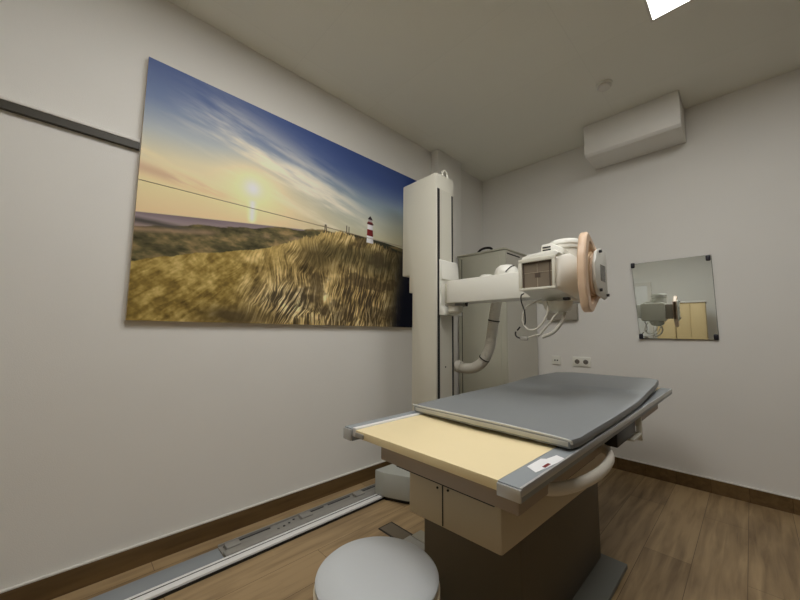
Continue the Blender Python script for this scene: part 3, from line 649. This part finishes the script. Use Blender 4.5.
# ---------------------------------------------------------------- mattress
mt = thing('mattress', (1.36, -1.4, TZ), 'slate-grey vinyl mattress lying on the far part of the table', 'mattress')
def mattress():
    nx, ny = 26, 60; bm = B(); th = 0.028
    def edge(v):      # left and right borders along the length, v 0..1
        xl = np.interp(v, [0, 0.03, 0.25, 0.5, 0.75, 0.95, 1], [1.052, 1.035, 1.012, 1.000, 0.992, 1.000, 1.06])
        xr = np.interp(v, [0, 0.03, 0.25, 0.5, 0.8, 0.97, 1], [1.690, 1.700, 1.700, 1.694, 1.668, 1.640, 1.59])
        return xl, xr
    def pt(u_, v_):
        y0 = np.interp(u_, [0, 0.5, 1], [-2.255, -2.282, -2.268]) + 0.012*math.sin(PI*u_)*0
        y1 = -0.50 + 0.03*(abs(2*u_ - 1)**6)*-1
        y_ = y0 + (y1 - y0)*v_; xl, xr = edge(v_); x_ = xl + (xr - xl)*u_
        lift = 0.012*(1 - math.exp(-((u_ - .0)/.2)**2))*0 + 0.012*math.exp(-(v_/0.06)**2)*math.sin(PI*u_) 
        lift += 0.010*math.exp(-((1-u_)/0.12)**2)*(0.3 + 0.7*v_)
        crease = 0.007*math.exp(-((v_ - 0.57 - 0.05*u_)/0.025)**2) - 0.004*math.exp(-((v_ - 0.50 - .05*u_)/0.05)**2)
        crease *= ss(0.2, 0.5, np.array(u_))*ss(1.0, 0.8, np.array(u_))
        far = 0.016*ss(0.42, 0.8, np.array(v_))
        return x_, y_, float(TZ + .0045 + lift*0.6 + max(0, crease) + far*0.6), float(crease + far*0.4)
    top = {}; bot = {}
    for i in range(nx + 1):
        for j in range(ny + 1):
            x_, y_, z_, c = pt(i/nx, j/ny)
            rnd = 0.0
            top[i, j] = bm.verts.new((x_, y_, z_ + th + c - rnd)); bot[i, j] = bm.verts.new((x_, y_, z_))
    def F(*v): return bm.faces.new(v)
    for i in range(nx):
        for j in range(ny):
            F(top[i, j], top[i+1, j], top[i+1, j+1], top[i, j+1]); F(bot[i, j], bot[i, j+1], bot[i+1, j+1], bot[i+1, j])
    for i in range(nx):
        f = F(bot[i, 0], bot[i+1, 0], top[i+1, 0], top[i, 0]); f.material_index = 1; F(bot[i+1, ny], bot[i, ny], top[i, ny], top[i+1, ny])
    for j in range(ny):
        F(bot[nx, j], bot[nx, j+1], top[nx, j+1], top[nx, j]); F(bot[0, j+1], bot[0, j], top[0, j], top[0, j+1])
    bm.normal_update()
    ed = [e for e in bm.edges if len(e.link_faces) == 2 and e.calc_face_angle(0) > 1.0]
    bmesh.ops.bevel(bm, geom=ed, offset=0.007, segments=2, profile=0.6, affect='EDGES')
    return bm
mo = obj('cushion', mattress(), [MATT, MATE], mt)
# pale welt along the front edge
obj('piping', tube([(1.052, -2.262, TZ + .036), (1.20, -2.278, TZ + .040), (1.37, -2.290, TZ + .044), (1.53, -2.286, TZ + .042), (1.678, -2.276, TZ + .035), (1.692, -2.262, TZ + .022)], 0.0035, n=8), MATE, mt, label='pale piping on the front edge')

# ---------------------------------------------------------------- stool
sc = (1.344, -2.701, 0.45); SR = 0.165
stl = thing('round_stool', (sc[0], sc[1], 0), 'round white padded stool in the foreground before the table', 'stool')
obj('seat', lathe([(0, 0.445), (SR - .008, 0.445), (SR - .003, 0.455), (SR - .003, 0.462), (SR - .012, 0.470), (SR*0.6, 0.476), (0, 0.474)], (sc[0], sc[1], 0), n=72), STOOL, stl)
obj('seat_rim', lathe([(0, 0.395), (SR - .010, 0.395), (SR, 0.405), (SR, 0.440), (SR - .006, 0.4445), (0, 0.4445)], (sc[0], sc[1], 0), n=72), STOOLR, stl, label='cream rim')
obj('gas_lift', lathe([(0.028, 0.10), (0.028, 0.26), (0.018, 0.265), (0.018, 0.394)], (sc[0], sc[1], 0), n=24), CHROME, stl)
for k in range(5):
    a = 2*PI*k/5 + 0.3; dx, dy = math.cos(a), math.sin(a)
    lg = obj('leg', tube([(sc[0] + dx*.02, sc[1] + dy*.02, 0.105), (sc[0] + dx*.12, sc[1] + dy*.12, 0.085), (sc[0] + dx*.23, sc[1] + dy*.23, 0.062)], 0.014, sub=4), CHROME, stl)
    obj('castor', lathe([(0.0, -0.010), (0.024, -0.010), (0.025, 0), (0.024, 0.010), (0, 0.010)], (sc[0] + dx*.23, sc[1] + dy*.23, 0.025), 'x', 20), BLACK, lg)

# ---------------------------------------------------------------- floor outlet and metal plates left of the pedestal
fo = thing('floor_outlet', (0.63, -1.955, 0), 'dark rectangular floor outlet lid sunk in the boards near the stool', 'floor outlet')
obj('frame', bx(0.545, 0.725, -2.008, -1.905, 0, 0.003), DARK, fo)
obj('lid', bx(0.553, 0.718, -2.000, -1.916, 0.003, 0.005, 0.001), mat('lid_brown_grey', srgb(106, 96, 80), 0.45), fo)
dc = thing('cable_duct', (0.85, -2.0, 0), 'grey metal floor duct running from the outlet to the table pedestal', 'cable duct')
obj('duct_body', bx(0.735, 0.975, -2.035, -1.945, 0, 0.022, 0.003), STEEL, dc)
obj('duct_lid', bx(0.735, 0.975, -1.938, -1.86, 0, 0.018, 0.003), mat('duct_lid_grey', srgb(150, 145, 130), 0.5), dc)
